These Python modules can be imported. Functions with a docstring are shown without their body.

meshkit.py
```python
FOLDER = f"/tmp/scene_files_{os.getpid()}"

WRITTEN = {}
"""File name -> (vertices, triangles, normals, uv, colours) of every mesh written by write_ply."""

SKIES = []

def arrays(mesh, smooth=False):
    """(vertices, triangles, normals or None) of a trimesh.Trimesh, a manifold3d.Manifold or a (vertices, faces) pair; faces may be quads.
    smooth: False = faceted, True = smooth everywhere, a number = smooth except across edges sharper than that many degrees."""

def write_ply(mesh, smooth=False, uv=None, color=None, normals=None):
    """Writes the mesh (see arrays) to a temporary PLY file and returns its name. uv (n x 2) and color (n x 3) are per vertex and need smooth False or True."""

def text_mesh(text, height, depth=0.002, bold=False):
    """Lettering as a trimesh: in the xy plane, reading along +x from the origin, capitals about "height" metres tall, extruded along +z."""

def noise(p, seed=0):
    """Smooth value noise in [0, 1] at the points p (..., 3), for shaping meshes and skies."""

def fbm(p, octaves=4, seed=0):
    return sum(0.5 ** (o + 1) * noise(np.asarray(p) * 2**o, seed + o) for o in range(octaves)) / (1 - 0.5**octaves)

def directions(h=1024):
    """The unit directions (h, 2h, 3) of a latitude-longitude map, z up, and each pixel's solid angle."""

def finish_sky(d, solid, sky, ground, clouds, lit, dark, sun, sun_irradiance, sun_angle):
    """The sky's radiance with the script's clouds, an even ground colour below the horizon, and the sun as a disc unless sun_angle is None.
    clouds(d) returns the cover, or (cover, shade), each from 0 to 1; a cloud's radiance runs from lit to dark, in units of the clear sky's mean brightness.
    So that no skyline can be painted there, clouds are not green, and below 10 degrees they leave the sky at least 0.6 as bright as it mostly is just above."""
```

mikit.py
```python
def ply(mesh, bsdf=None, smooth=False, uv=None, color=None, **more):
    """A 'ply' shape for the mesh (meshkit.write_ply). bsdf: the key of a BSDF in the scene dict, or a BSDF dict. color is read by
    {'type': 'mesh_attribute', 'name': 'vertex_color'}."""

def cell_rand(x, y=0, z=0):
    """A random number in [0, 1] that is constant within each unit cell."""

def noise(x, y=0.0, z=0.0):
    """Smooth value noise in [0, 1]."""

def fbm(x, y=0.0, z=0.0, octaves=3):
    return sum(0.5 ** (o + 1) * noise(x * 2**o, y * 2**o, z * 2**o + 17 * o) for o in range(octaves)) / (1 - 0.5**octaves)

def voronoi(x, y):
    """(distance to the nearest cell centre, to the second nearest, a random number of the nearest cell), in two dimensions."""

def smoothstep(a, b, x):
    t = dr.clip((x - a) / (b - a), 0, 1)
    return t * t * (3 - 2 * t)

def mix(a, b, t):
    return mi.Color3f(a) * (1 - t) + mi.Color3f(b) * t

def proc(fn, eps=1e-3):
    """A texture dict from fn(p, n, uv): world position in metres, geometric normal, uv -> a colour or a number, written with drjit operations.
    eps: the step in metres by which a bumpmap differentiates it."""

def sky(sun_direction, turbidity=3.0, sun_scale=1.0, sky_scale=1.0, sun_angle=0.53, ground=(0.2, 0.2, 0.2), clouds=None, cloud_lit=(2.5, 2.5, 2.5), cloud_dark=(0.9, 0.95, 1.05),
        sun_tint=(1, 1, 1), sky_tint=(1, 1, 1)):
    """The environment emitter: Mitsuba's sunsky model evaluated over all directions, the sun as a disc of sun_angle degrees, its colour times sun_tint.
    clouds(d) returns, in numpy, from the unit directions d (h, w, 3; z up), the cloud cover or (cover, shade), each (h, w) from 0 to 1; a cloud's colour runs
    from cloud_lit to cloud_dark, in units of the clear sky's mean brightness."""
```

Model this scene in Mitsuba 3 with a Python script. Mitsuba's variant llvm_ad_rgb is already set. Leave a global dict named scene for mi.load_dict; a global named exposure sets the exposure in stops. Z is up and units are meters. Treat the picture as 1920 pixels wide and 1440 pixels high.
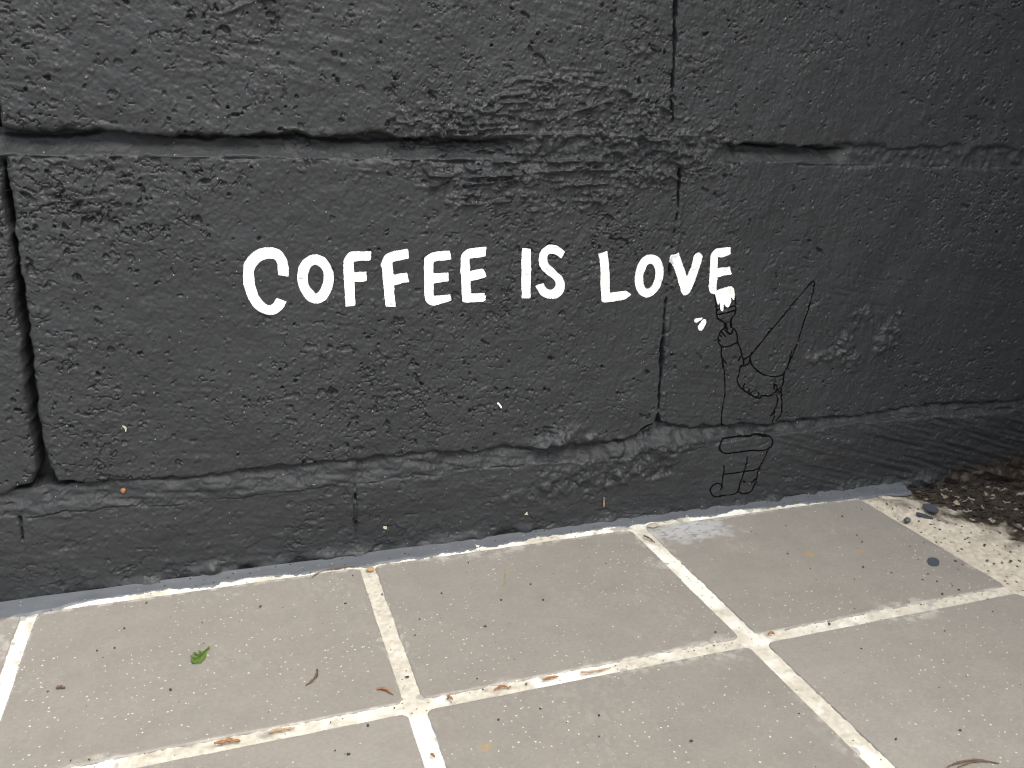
import numpy as np, trimesh, shapely, mitsuba as mi, drjit as dr, mikit, meshkit
from scipy.ndimage import gaussian_filter, gaussian_filter1d, rotate
from shapely.geometry import Polygon, LineString, MultiPolygon
from mikit import ply, proc, noise, fbm, voronoi, cell_rand, smoothstep, mix

T = mi.ScalarTransform4f
scene, labels = {}, {}

# ------------------------------------------------------------------ camera, sky, exposure
EYE, FWD, UP = [0.1070, -0.5196, 0.2852], [0.3142, 0.9021, -0.2957], [0.0724, 0.2878, 0.9549]
scene['camera'] = {'type': 'perspective', 'fov': 62.465, 'fov_axis': 'x', 'near_clip': 0.01, 'far_clip': 400.0,
                   'to_world': T().look_at(origin=EYE, target=[a + b for a, b in zip(EYE, FWD)], up=UP)}
def overcast(d):
    """An even cloud layer, about three times as bright overhead as at the horizon."""
    return np.ones(d.shape[:2]), 1 - np.clip(d[..., 2], 0, 1) ** 0.9
scene['sky_light'] = mikit.sky([0.23, -0.48, 0.84], turbidity=4, sun_scale=0.30, sun_angle=34, sun_tint=(0.90, 1.0, 1.12), clouds=overcast,
                               cloud_lit=(1.9, 2.02, 2.16), cloud_dark=(0.5, 0.53, 0.58), ground=(0.25, 0.24, 0.22))
exposure = 3.48

# ------------------------------------------------------------------ helpers
def put(key, shape, label=None, cat=None, group=None, kind=None):
    scene[key] = shape
    d = {k: v for k, v in (('label', label), ('category', cat), ('group', group), ('kind', kind)) if v}
    if d: labels[key] = d

def tag(key, label=None, cat=None, group=None, kind=None):
    labels[key] = {k: v for k, v in (('label', label), ('category', cat), ('group', group), ('kind', kind)) if v}

COUNT = {}
def numbered(key):
    n = COUNT.get(key, 0)
    COUNT[key] = n + 1
    return key if n == 0 else f'{key}_{n:03d}'

def shaped(v, f, n, bsdf):
    """A ply with given normals."""
    return {'type': 'ply', 'filename': meshkit.write_ply((v, f), normals=n), 'face_normals': False, 'bsdf': {'type': 'ref', 'id': bsdf}}

def sstep(a, b, x):
    t = np.clip((x - a) / (b - a), 0, 1)
    return t * t * (3 - 2 * t)

def chaikin(p, closed, n=2):
    p = np.asarray(p, float)
    for _ in range(n):
        q = np.roll(p, -1, 0) if closed else p[1:]
        a = p if closed else p[:-1]
        new = np.empty((2 * len(a), 2))
        new[0::2], new[1::2] = .75 * a + .25 * q, .25 * a + .75 * q
        p = new if closed else np.vstack([p[:1], new, p[-1:]])
    return p

def clip_to(v, n, f, s):
    """The part of the triangles f where s < 0, cut along the zero line."""
    ins = s[f] < 0
    c = ins.sum(1)
    out_v, out_n = [v[f[c == 3]].reshape(-1, 3)], [n[f[c == 3]].reshape(-1, 3)]
    def cut(a, b):
        t = (s[a] / (s[a] - s[b]))[:, None]
        return v[a] + t * (v[b] - v[a]), n[a] + t * (n[b] - n[a])
    for want in (1, 2):
        t = f[c == want]
        k = np.argmax(ins[c == want] if want == 1 else ~ins[c == want], 1)
        a, b, d = (t[np.arange(len(t)), (k + j) % 3] for j in range(3))
        ab, ad = cut(a, b), cut(a, d)
        if want == 1:
            out_v.append(np.stack([v[a], ab[0], ad[0]], 1).reshape(-1, 3)); out_n.append(np.stack([n[a], ab[1], ad[1]], 1).reshape(-1, 3))
        else:
            out_v.append(np.stack([ab[0], v[b], v[d], ab[0], v[d], ad[0]], 1).reshape(-1, 3))
            out_n.append(np.stack([ab[1], n[b], n[d], ab[1], n[d], ad[1]], 1).reshape(-1, 3))
    v2, n2 = np.vstack(out_v), np.vstack(out_n)
    u, first, inv = np.unique(np.round(v2, 7), axis=0, return_index=True, return_inverse=True)
    f2 = inv.reshape(-1, 3)
    ok = (f2[:, 0] != f2[:, 1]) & (f2[:, 1] != f2[:, 2]) & (f2[:, 0] != f2[:, 2])
    return u, f2[ok], n2[first]

def tube(path, radius, sides=7):
    path = np.asarray(path, float)
    radius = np.broadcast_to(radius, len(path))
    tan = np.gradient(path, axis=0)
    tan /= np.linalg.norm(tan, axis=1, keepdims=True) + 1e-12
    up = np.array([0, 0, 1.0])
    a = np.cross(tan, up); a /= np.linalg.norm(a, axis=1, keepdims=True) + 1e-12
    b = np.cross(tan, a)
    w = np.arange(sides) * 2 * np.pi / sides
    v = (path[:, None] + radius[:, None, None] * (np.cos(w)[None, :, None] * a[:, None] + np.sin(w)[None, :, None] * b[:, None])).reshape(-1, 3)
    f = []
    for i in range(len(path) - 1):
        for j in range(sides):
            p, q = i * sides + j, i * sides + (j + 1) % sides
            f += [[p, q, q + sides], [p, q + sides, p + sides]]
    for base, rev in ((0, False), ((len(path) - 1) * sides, True)):
        for j in range(1, sides - 1):
            t = [base, base + j, base + j + 1]
            f.append(t[::-1] if not rev else t)
    m = trimesh.Trimesh(v, f, process=False)
    m.fix_normals()
    return m

# ------------------------------------------------------------------ materials
def wall_colour(p, n, uv):
    v = fbm(p.x * 35, p.z * 35, p.y * 35, 3)
    c = mix((0.0258, 0.0272, 0.0297), (0.0328, 0.0343, 0.0372), v)
    d, _, r = voronoi(p.x * 150 + 3, p.z * 150)                      # specks of white spray and dust
    speck = (1 - smoothstep(0.035, 0.06, d)) * dr.select(r < 0.07, 1.0, 0.0)
    c = mix(c, (0.27, 0.265, 0.25), speck)
    dirt = smoothstep(0.64, 0.76, p.x + 0.10 * (fbm(p.x * 40, p.z * 60, 5, 3) - 0.5)) * (1 - smoothstep(-0.004, 0.022, p.z + 0.02 * (fbm(p.x * 90, p.z * 90, 9, 2) - 0.5)))
    return mix(c, (0.030, 0.021, 0.014), dirt)                       # earth splashed on the far foot of the wall

def wall_bump(p, n, uv):
    return (0.55 * noise(p.x * 900, p.z * 420, 3) + 0.45 * noise(p.x * 520, p.z * 780, 8) + 0.4 * noise(p.x * 1500, p.z * 1500, 2))

def paint(key, colour, rough, bump=None, scale=0.0, spec=0.5, eps=3e-4):
    b = {'type': 'principled', 'base_color': colour if isinstance(colour, dict) else {'type': 'rgb', 'value': list(colour)}, 'roughness': rough, 'specular': spec}
    if bump: b = {'type': 'bumpmap', 'arbitrary': proc(bump, eps=eps), 'scale': scale, 'bsdf': b}
    scene[key] = {'type': 'twosided', 'bsdf': b}

paint('m_wall', proc(wall_colour), 0.50, wall_bump, 0.00020, spec=0.33)
paint('m_mortar', proc(wall_colour), 0.55, wall_bump, 0.00018, spec=0.25)

def white_colour(p, n, uv):
    v = fbm(p.x * 260, p.z * 420, 4, 3)
    return mix((0.86, 0.855, 0.835), (0.74, 0.735, 0.715), smoothstep(0.62, 0.80, v))
paint('m_white', proc(white_colour), 0.5, wall_bump, 0.00008)
paint('m_line', (0.003, 0.003, 0.003), 0.8, spec=0.05)

def band_colour(p, n, uv):
    c = mix((0.078, 0.084, 0.096), (0.110, 0.117, 0.130), fbm(p.x * 60, p.y * 160, 2, 3))
    d, _, r = voronoi(p.x * 260, p.y * 260)
    c = mix(c, (0.02, 0.02, 0.022), (1 - smoothstep(0.12, 0.2, d)) * dr.select(r < 0.10, 1.0, 0.0))
    return mix(c, (0.5, 0.48, 0.44), (1 - smoothstep(0.06, 0.1, d)) * dr.select(r > 0.93, 1.0, 0.0))
def fine_bump(p, n, uv):
    return fbm(p.x * 500, p.y * 500, p.z * 500, 2)
paint('m_band', proc(band_colour), 0.5, fine_bump, 0.0002)

JX, JY = (-0.0165, 0.1835, 0.3845, 0.5885), (-0.0135, -0.1625)        # the joints' centre lines
YELLOW = ((0.4833, -0.0849, 0.0045), (0.5226, -0.0906, 0.004), (0.2091, -0.2016, 0.0030))
def tile_colour(p, n, uv):
    tone = cell_rand((p.x + 0.0165) * 5 + 0.0, dr.floor((p.y + 0.1625) * 7 + 50), 3)
    c = mix((0.212, 0.194, 0.174), (0.238, 0.218, 0.196), tone)
    c *= 0.93 + 0.14 * fbm(p.x * 60, p.y * 80, 7, 4)
    c *= 0.91 + 0.18 * fbm(p.x * 700, p.y * 900, 1, 3)
    ex = mi.Float(1); 
    for j in JX: ex = dr.minimum(ex, dr.abs(p.x - j))
    ey = mi.Float(1)
    for j in JY: ey = dr.minimum(ey, dr.abs(p.y - j))
    e = dr.minimum(ex, ey) - 0.004
    w = fbm(p.x * 30, p.y * 30, 21, 3)
    haze = (1 - smoothstep(0.0, 0.002 + 0.018 * smoothstep(0.5, 0.85, w), e)) * smoothstep(0.35, 0.75, fbm(p.x * 220, p.y * 220, 11, 4))
    c = mix(c, (0.56, 0.53, 0.48), 0.42 * haze)                       # cement film left along the joints
    film = smoothstep(0.56, 0.78, fbm(p.x * 34 + 7, p.y * 34, 31, 4)) * smoothstep(0.45, 0.75, fbm(p.x * 420, p.y * 260, 13, 3))
    c = mix(c, (0.46, 0.44, 0.41), 0.10 * film)
    blue = smoothstep(0.30, 0.62, fbm(p.x * 260, p.y * 420, 19, 3) + 0.12) * (1 - smoothstep(0.4, 1.1, dr.sqrt(dr.square((p.x - 0.425) / 0.040) + dr.square((p.y + 0.030) / 0.020)) + 1.0 * (fbm(p.x * 130, p.y * 130, 17, 4) - 0.5)))
    c = mix(c, (0.385, 0.39, 0.40), 0.8 * blue)                       # thinned paint wiped over the tile's corner
    d, _, r = voronoi(p.x * 230, p.y * 230)                           # pale grains in the tile
    size = 0.05 + 0.11 * dr.square(cell_rand(r * 9999, 5))
    c = mix(c, (0.50, 0.47, 0.42), (1 - smoothstep(size * 0.6, size, d)) * dr.select(r < 0.36, 1.0, 0.0) * smoothstep(0.30, 0.6, noise(p.x * 22, p.y * 22, 40)))
    d2, _, r2 = voronoi(p.x * 90 + 31, p.y * 90)
    c = mix(c, (0.55, 0.525, 0.475), (1 - smoothstep(0.015, 0.055, d2)) * dr.select(r2 < 0.16, 1.0, 0.0))
    d3, _, r3 = voronoi(p.x * 110 + 57, p.y * 110)
    c = mix(c, (0.06, 0.05, 0.042), (1 - smoothstep(0.02, 0.05, d3)) * dr.select(r3 < 0.05, 1.0, 0.0))
    for x, y, s in YELLOW:
        c = mix(c, (0.36, 0.22, 0.045), 0.55 * dr.exp(-(dr.square(p.x - x) + dr.square(p.y - y)) / (s * s * 0.5)))
    return c
def tile_bump(p, n, uv):
    return fbm(p.x * 300, p.y * 300, 3, 3) + 0.6 * noise(p.x * 60, p.y * 60, 5)
paint('m_tile', proc(tile_colour), 0.55, tile_bump, 0.00018)

def grout_colour(p, n, uv):
    sand = mix((0.35, 0.315, 0.26), (0.56, 0.525, 0.455), fbm(p.x * 420, p.y * 420, 3, 3))
    white = mix((0.56, 0.535, 0.485), (0.72, 0.70, 0.655), fbm(p.x * 300, p.y * 300, 8, 2))
    w = fbm(p.x * 38, p.y * 38, 14, 3)
    w += 0.35 * smoothstep(0.168, 0.176, -p.y) * (1 - smoothstep(0.0, 0.02, dr.abs(p.x - 0.183)))
    w += 0.28 * (1 - smoothstep(0.0, 0.02, dr.abs(p.x - 0.3845))) * smoothstep(0.03, 0.07, -p.y) * (1 - smoothstep(0.163, 0.175, -p.y))
    w += 0.25 * smoothstep(0.425, 0.435, p.x) * (1 - smoothstep(0.46, 0.50, p.x))
    w += 0.10 * (1 - smoothstep(0.12, 0.16, p.x)) + 0.16 * (1 - smoothstep(0.018, 0.024, -p.y))
    w -= 0.18 * (1 - smoothstep(0.0, 0.02, dr.abs(p.x - 0.183))) * (1 - smoothstep(0.15, 0.165, -p.y))
    c = mix(sand, white, smoothstep(0.52, 0.76, w))
    g = smoothstep(0.70, 0.78, fbm(p.x * 90, p.y * 90, 23, 3))
    c = mix(c, (0.26, 0.25, 0.235), 0.8 * g)                          # bare grey where the white filler has come away
    d, _, r = voronoi(p.x * 320, p.y * 320)
    return mix(c, (0.12, 0.09, 0.06), (1 - smoothstep(0.08, 0.2, d)) * dr.select(r < 0.10, 1.0, 0.0))
paint('m_grout', proc(grout_colour), 0.75, fine_bump, 0.0004)

def edging_colour(p, n, uv):
    f = fbm(p.x * 60, p.y * 60, 4, 4)
    c = mix((0.33, 0.285, 0.225), (0.54, 0.49, 0.41), fbm(p.x * 330, p.y * 330, 6, 3))
    d, _, r = voronoi(p.x * 260, p.y * 260)
    c = mix(c, (0.13, 0.10, 0.075), (1 - smoothstep(0.15, 0.35, d)) * dr.select(r < 0.07, 1.0, 0.0))
    w = p.x - 0.600 - 0.50 * dr.maximum(-p.y - 0.02, 0) + 0.085 * (f - 0.5) + 0.02 * (fbm(p.x * 240, p.y * 240, 46, 3) - 0.5)
    c = mix(c, mix((0.085, 0.07, 0.052), (0.24, 0.205, 0.16), fbm(p.x * 150, p.y * 150, 36, 4)), 0.8 * smoothstep(-0.004, 0.026, w))
    m = smoothstep(0.014, 0.044, w)
    soil = mix((0.011, 0.008, 0.0055), (0.034, 0.025, 0.017), fbm(p.x * 200, p.y * 200, 16, 3))
    soil = mix(soil, (0.22, 0.19, 0.15), smoothstep(0.66, 0.72, fbm(p.x * 130, p.y * 230, 26, 3)))
    return mix(c, soil, m)
paint('m_edging', proc(edging_colour), 0.8, fine_bump, 0.0008)

paint('m_green', proc(lambda p, n, uv: mix((0.055, 0.105, 0.014), (0.115, 0.185, 0.03), fbm(p.x * 700, p.y * 700, 1, 2))), 0.5)
paint('m_green_dark', (0.035, 0.065, 0.012), 0.5)
def twig(key, a, b): paint(key, proc(lambda p, n, uv: mix(a, b, fbm(p.x * 900, p.y * 900, 1, 2))), 0.65)
twig('m_twig', (0.06, 0.036, 0.024), (0.14, 0.09, 0.06))
twig('m_orange', (0.17, 0.065, 0.025), (0.31, 0.15, 0.065))
twig('m_pale', (0.24, 0.14, 0.07), (0.42, 0.29, 0.17))
twig('m_straw', (0.24, 0.19, 0.08), (0.36, 0.30, 0.15))
twig('m_bone', (0.45, 0.40, 0.30), (0.66, 0.62, 0.52))
paint('m_grit', (0.045, 0.038, 0.032), 0.8)
paint('m_slate', (0.055, 0.062, 0.075), 0.45, fine_bump, 0.0004)
paint('m_stone', (0.33, 0.29, 0.24), 0.7)
def litter_colour(p, n, uv):
    r = cell_rand(p.x * 140, p.y * 140, 2)
    return mix(mix((0.014, 0.010, 0.007), (0.045, 0.030, 0.019), r), (0.25, 0.215, 0.17), dr.select(r > 0.93, 1.0, 0.0))
paint('m_litter', proc(litter_colour), 0.8)
paint('m_brown', proc(lambda p, n, uv: mix((0.013, 0.009, 0.006), (0.024, 0.016, 0.011), fbm(p.x * 30, p.y * 200, p.z * 6, 3))), 0.5)
paint('m_ground', proc(lambda p, n, uv: mix((0.17, 0.16, 0.145), (0.25, 0.235, 0.21), fbm(p.x * 8, p.y * 8, 1, 4))), 0.85)
LETTERS={'C':[[(1439,1936),(1439,1936),(1380,1945),(1380,1945),(1381,1985),(1379,2017),(1367,2042),(1340,2048),(1309,2045),(1278,2030),(1253,2004),(1241,1973),(1239,1936),(1243,1893),(1251,1845),(1267,1812),(1288,1781),(1308,1764),(1323,1763),(1345,1778),(1362,1802),(1368,1806),(1368,1806),(1419,1782),(1419,1782),(1400,1746),(1373,1720),(1346,1707),(1315,1706),(1279,1716),(1240,1742),(1212,1781),(1190,1847),(1181,1895),(1178,1954),(1189,2017),(1208,2048),(1235,2078),(1277,2101),(1318,2110),(1358,2110),(1389,2101),(1415,2077),(1434,2042),(1442,1999),(1442,1961)]],
 'O':[[(1602,2063),(1641,2055),(1674,2027),(1696,1981),(1708,1931),(1703,1877),(1688,1833),(1662,1795),(1632,1769),(1597,1762),(1565,1769),(1534,1798),(1510,1837),(1496,1879),(1489,1922),(1496,1971),(1516,2013),(1546,2044),(1573,2060)],
  [(1599,2005),(1622,1996),(1640,1974),(1647,1944),(1647,1901),(1635,1863),(1616,1836),(1595,1821),(1595,1821),(1579,1840),(1561,1865),(1552,1898),(1551,1931),(1561,1969),(1576,1995)]],
 'F':[[(1774,1739),(1774,1739),(1832,1738),(1832,1738),(1832,1888),(1832,1888),(1910,1894),(1910,1894),(1906,1947),(1906,1947),(1832,1947),(1832,1947),(1829,2010),(1835,2019),(1935,2019),(1935,2019),(1938,2075),(1938,2075),(1834,2078),(1798,2065),(1776,2036),(1769,2006),(1769,1918),(1772,1830)]],
 'F_001':[[(2024,1725),(2024,1725),(2085,1724),(2085,1724),(2076,1858),(2076,1858),(2174,1879),(2174,1879),(2161,1936),(2161,1936),(2075,1922),(2075,1922),(2068,2003),(2079,2010),(2175,2026),(2175,2026),(2165,2084),(2165,2084),(2075,2072),(2036,2057),(2012,2030),(2006,2005),(2001,1986),(2009,1972),(2015,1843)]],
 'E':[[(2436,2067),(2436,2067),(2447,2013),(2447,2013),(2341,2003),(2330,1994),(2330,1926),(2330,1926),(2427,1929),(2427,1929),(2431,1874),(2431,1874),(2333,1864),(2333,1864),(2331,1779),(2331,1779),(2443,1788),(2443,1788),(2453,1743),(2453,1743),(2337,1716),(2303,1725),(2279,1757),(2271,1800),(2271,2017),(2286,2040),(2332,2063)]],
 'E_001':[[(2679,2084),(2679,2084),(2678,2023),(2678,2023),(2567,2015),(2567,2015),(2571,1931),(2571,1931),(2650,1948),(2666,1939),(2683,1895),(2683,1895),(2639,1880),(2578,1868),(2578,1868),(2579,1785),(2579,1785),(2672,1785),(2672,1785),(2669,1769),(2683,1766),(2683,1766),(2681,1734),(2681,1734),(2654,1729),(2538,1726),(2520,1747),(2520,1802),(2512,1925),(2509,2032),(2523,2055),(2567,2080)]],
 'I':[[(2925,2072),(2925,2072),(2983,2065),(2983,2065),(2990,1743),(2990,1743),(2931,1744),(2931,1744),(2925,1956),(2920,1969)]],
 'S':[[(3228,2042),(3228,2042),(3201,2001),(3201,2001),(3158,2028),(3124,2036),(3101,2023),(3098,1995),(3110,1963),(3149,1931),(3198,1891),(3231,1846),(3236,1804),(3224,1763),(3191,1735),(3137,1725),(3082,1746),(3047,1779),(3025,1824),(3025,1824),(3082,1835),(3082,1835),(3093,1812),(3128,1787),(3161,1797),(3170,1822),(3159,1855),(3117,1888),(3068,1927),(3042,1965),(3039,2009),(3057,2058),(3089,2085),(3122,2093),(3169,2082),(3204,2061)]],
 'L':[[(3473,2022),(3473,2022),(3531,2039),(3531,2039),(3549,1969),(3563,1847),(3573,1748),(3573,1748),(3680,1761),(3694,1761),(3740,1734),(3740,1734),(3684,1697),(3610,1694),(3550,1684),(3523,1691),(3512,1713),(3502,1812),(3491,1831),(3496,1849),(3486,1971)]],
 'O_001':[[(3865,2008),(3914,1999),(3947,1974),(3968,1933),(3977,1883),(3975,1821),(3954,1771),(3917,1722),(3863,1704),(3820,1720),(3782,1759),(3765,1803),(3753,1853),(3761,1908),(3780,1963),(3818,1999)],
  [(3870,1948),(3895,1935),(3912,1897),(3917,1854),(3909,1810),(3885,1774),(3858,1763),(3839,1782),(3822,1826),(3816,1857),(3826,1900),(3844,1937)]],
 'V':[[(4018,2000),(4045,2002),(4083,2016),(4083,2016),(4114,1948),(4163,1843),(4163,1843),(4194,1920),(4203,1970),(4214,2004),(4245,2016),(4276,1990),(4276,1990),(4270,1950),(4244,1856),(4223,1780),(4206,1730),(4172,1709),(4143,1719),(4117,1765),(4093,1829),(4054,1912),(4040,1943),(4019,1947)]],
 'E_002':[[(4494,2045),(4494,2045),(4503,1997),(4503,1997),(4440,1974),(4400,1978),(4400,1978),(4405,1898),(4405,1898),(4507,1904),(4507,1904),(4526,1853),(4526,1853),(4411,1834),(4411,1834),(4414,1754),(4415,1728),(4415,1728),(4423,1707),(4423,1707),(4374,1717),(4358,1730),(4350,1769),(4347,1884),(4341,1992),(4359,2023),(4390,2038)]]}
WET={'tip':[[(4420,1738),(4420,1738),(4457,1750),(4494,1760),(4526,1765),(4546,1758),(4559,1738),(4568,1698),(4567,1663),(4567,1663),(4554,1664),(4542,1687),(4534,1688),(4539,1659),(4535,1630),(4521,1611),(4501,1614),(4486,1638),(4473,1661),(4478,1633),(4484,1592),(4472,1584),(4458,1596),(4450,1634),(4444,1660),(4438,1632),(4423,1652),(4416,1681),(4403,1710)]],
 'drops':[[(4254,1523),(4265,1539),(4319,1540),(4319,1540),(4311,1526),(4274,1506),(4258,1511)],
  [(4287,1481),(4301,1497),(4326,1531),(4349,1529),(4351,1501),(4339,1466),(4319,1447),(4295,1457)]]}
GNOME={'hat':[(12.3,[(4773,1243),(4839,1333),(4928,1435),(5017,1532),(5106,1635),(5177,1715),(5227,1775),(5241,1778),(5255,1759),(5254,1712),(5232,1588),(5202,1463),(5168,1313),(5134,1205),(5095,1109)]),(12.7,[(5125,1247),(5104,1138),(5078,1069)]),(12.7,[(4771,1256),(4760,1213),(4773,1169),(4818,1123),(4872,1084),(4934,1060),(4996,1050),(5055,1057),(5082,1078)])],
 'beard':[(12.7,[(5073,1069),(5080,971),(5049,955),(5029,921),(4977,894),(4915,908),(4878,888),(4847,895),(4794,926),(4735,962),(4697,991),(4668,1037),(4665,1059),(4681,1089),(4682,1154),(4711,1161)]),(12.7,[(4739,1010),(4733,980)]),(12.7,[(4788,967),(4785,918)]),(12.7,[(4998,995),(5005,945)]),(12.7,[(5009,990),(5033,961),(5022,935)])],
 'nose':[(9.8,[(4802,934),(4820,951),(4855,948),(4878,924),(4866,903),(4836,901),(4810,916),(4802,934)])],
 'ear':[(12.3,[(4695,1215),(4706,1205),(4751,1227),(4769,1244)]),(12.3,[(4703,1206),(4711,1166),(4719,1153),(4752,1163),(4763,1192),(4751,1224)]),(12.3,[(4712,1160),(4683,1143)])],
 'hand':[(11.6,[(4513,1460),(4490,1453),(4463,1401),(4465,1360),(4492,1323),(4527,1309),(4572,1316),(4610,1334),(4632,1345),(4624,1393),(4605,1435),(4568,1460)]),(11.6,[(4459,1381),(4488,1359)]),(11.6,[(4476,1407),(4498,1385)]),(11.6,[(4490,1426),(4524,1392)]),(11.6,[(4515,1440),(4544,1418)])],
 'sleeve':[(12.3,[(4629,1345),(4665,1295),(4681,1252),(4695,1215)]),(12.3,[(4676,1228),(4667,1202)]),(12.3,[(4500,1311),(4503,1263),(4517,1221),(4535,1148)]),(12.3,[(4527,1220),(4561,1182)])],
 'torso':[(11.7,[(4521,1229),(4559,1080),(4576,939),(4570,834),(4568,727),(4576,699),(4607,683)])],
 'lowered_arm':[(11.7,[(5069,954),(5100,806),(5106,733),(5066,686)]),(11.7,[(5053,892),(5055,838),(5039,775),(5004,733)]),(11.7,[(5039,775),(5038,702),(5033,671)])],
 'belt':[(13.7,[(4571,573),(4588,594),(4657,587),(4796,587),(4917,583),(5000,575),(5029,546),(5037,489),(4998,475),(4943,462),(4850,476),(4750,472),(4651,469),(4591,477),(4564,501),(4551,530),(4567,564)])],
 'boot':[(12.7,[(4609,367),(4619,320),(4617,292),(4619,217)]),(12.7,[(4580,221),(4617,207),(4627,178),(4612,161)]),(12.7,[(4783,207),(4781,121),(4735,100),(4663,109),(4594,97),(4542,122),(4518,172),(4537,212),(4580,221)])],
 'boot_001':[(12.7,[(4936,284),(4926,199),(4915,124),(4887,103),(4826,96),(4788,120)]),(12.7,[(4923,223),(4886,194)]),(12.7,[(4807,218),(4829,201)])],
 'trousers':[(12.7,[(4998,475),(4956,367),(4936,284)]),(12.7,[(4815,424),(4812,335),(4794,281),(4783,207)]),(12.7,[(4617,296),(4712,295),(4832,300),(4913,301),(4941,321)])]}
BRUSH={'handle':[(12.3,[(4518,1469),(4540,1418),(4561,1408),(4577,1416),(4578,1448)]),(20.5,[(4509,1493),(4525,1451)]),(20.5,[(4553,1508),(4562,1466)])],
 'ferrule':[(12.3,[(4401,1704),(4420,1647),(4435,1543),(4450,1525),(4484,1511),(4502,1499)]),(12.3,[(4569,1709),(4585,1628),(4588,1558),(4563,1533),(4550,1508)]),(12.3,[(4433,1560),(4503,1571),(4580,1585)]),(12.3,[(4435,1594),(4486,1604),(4576,1620)])]}
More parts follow.
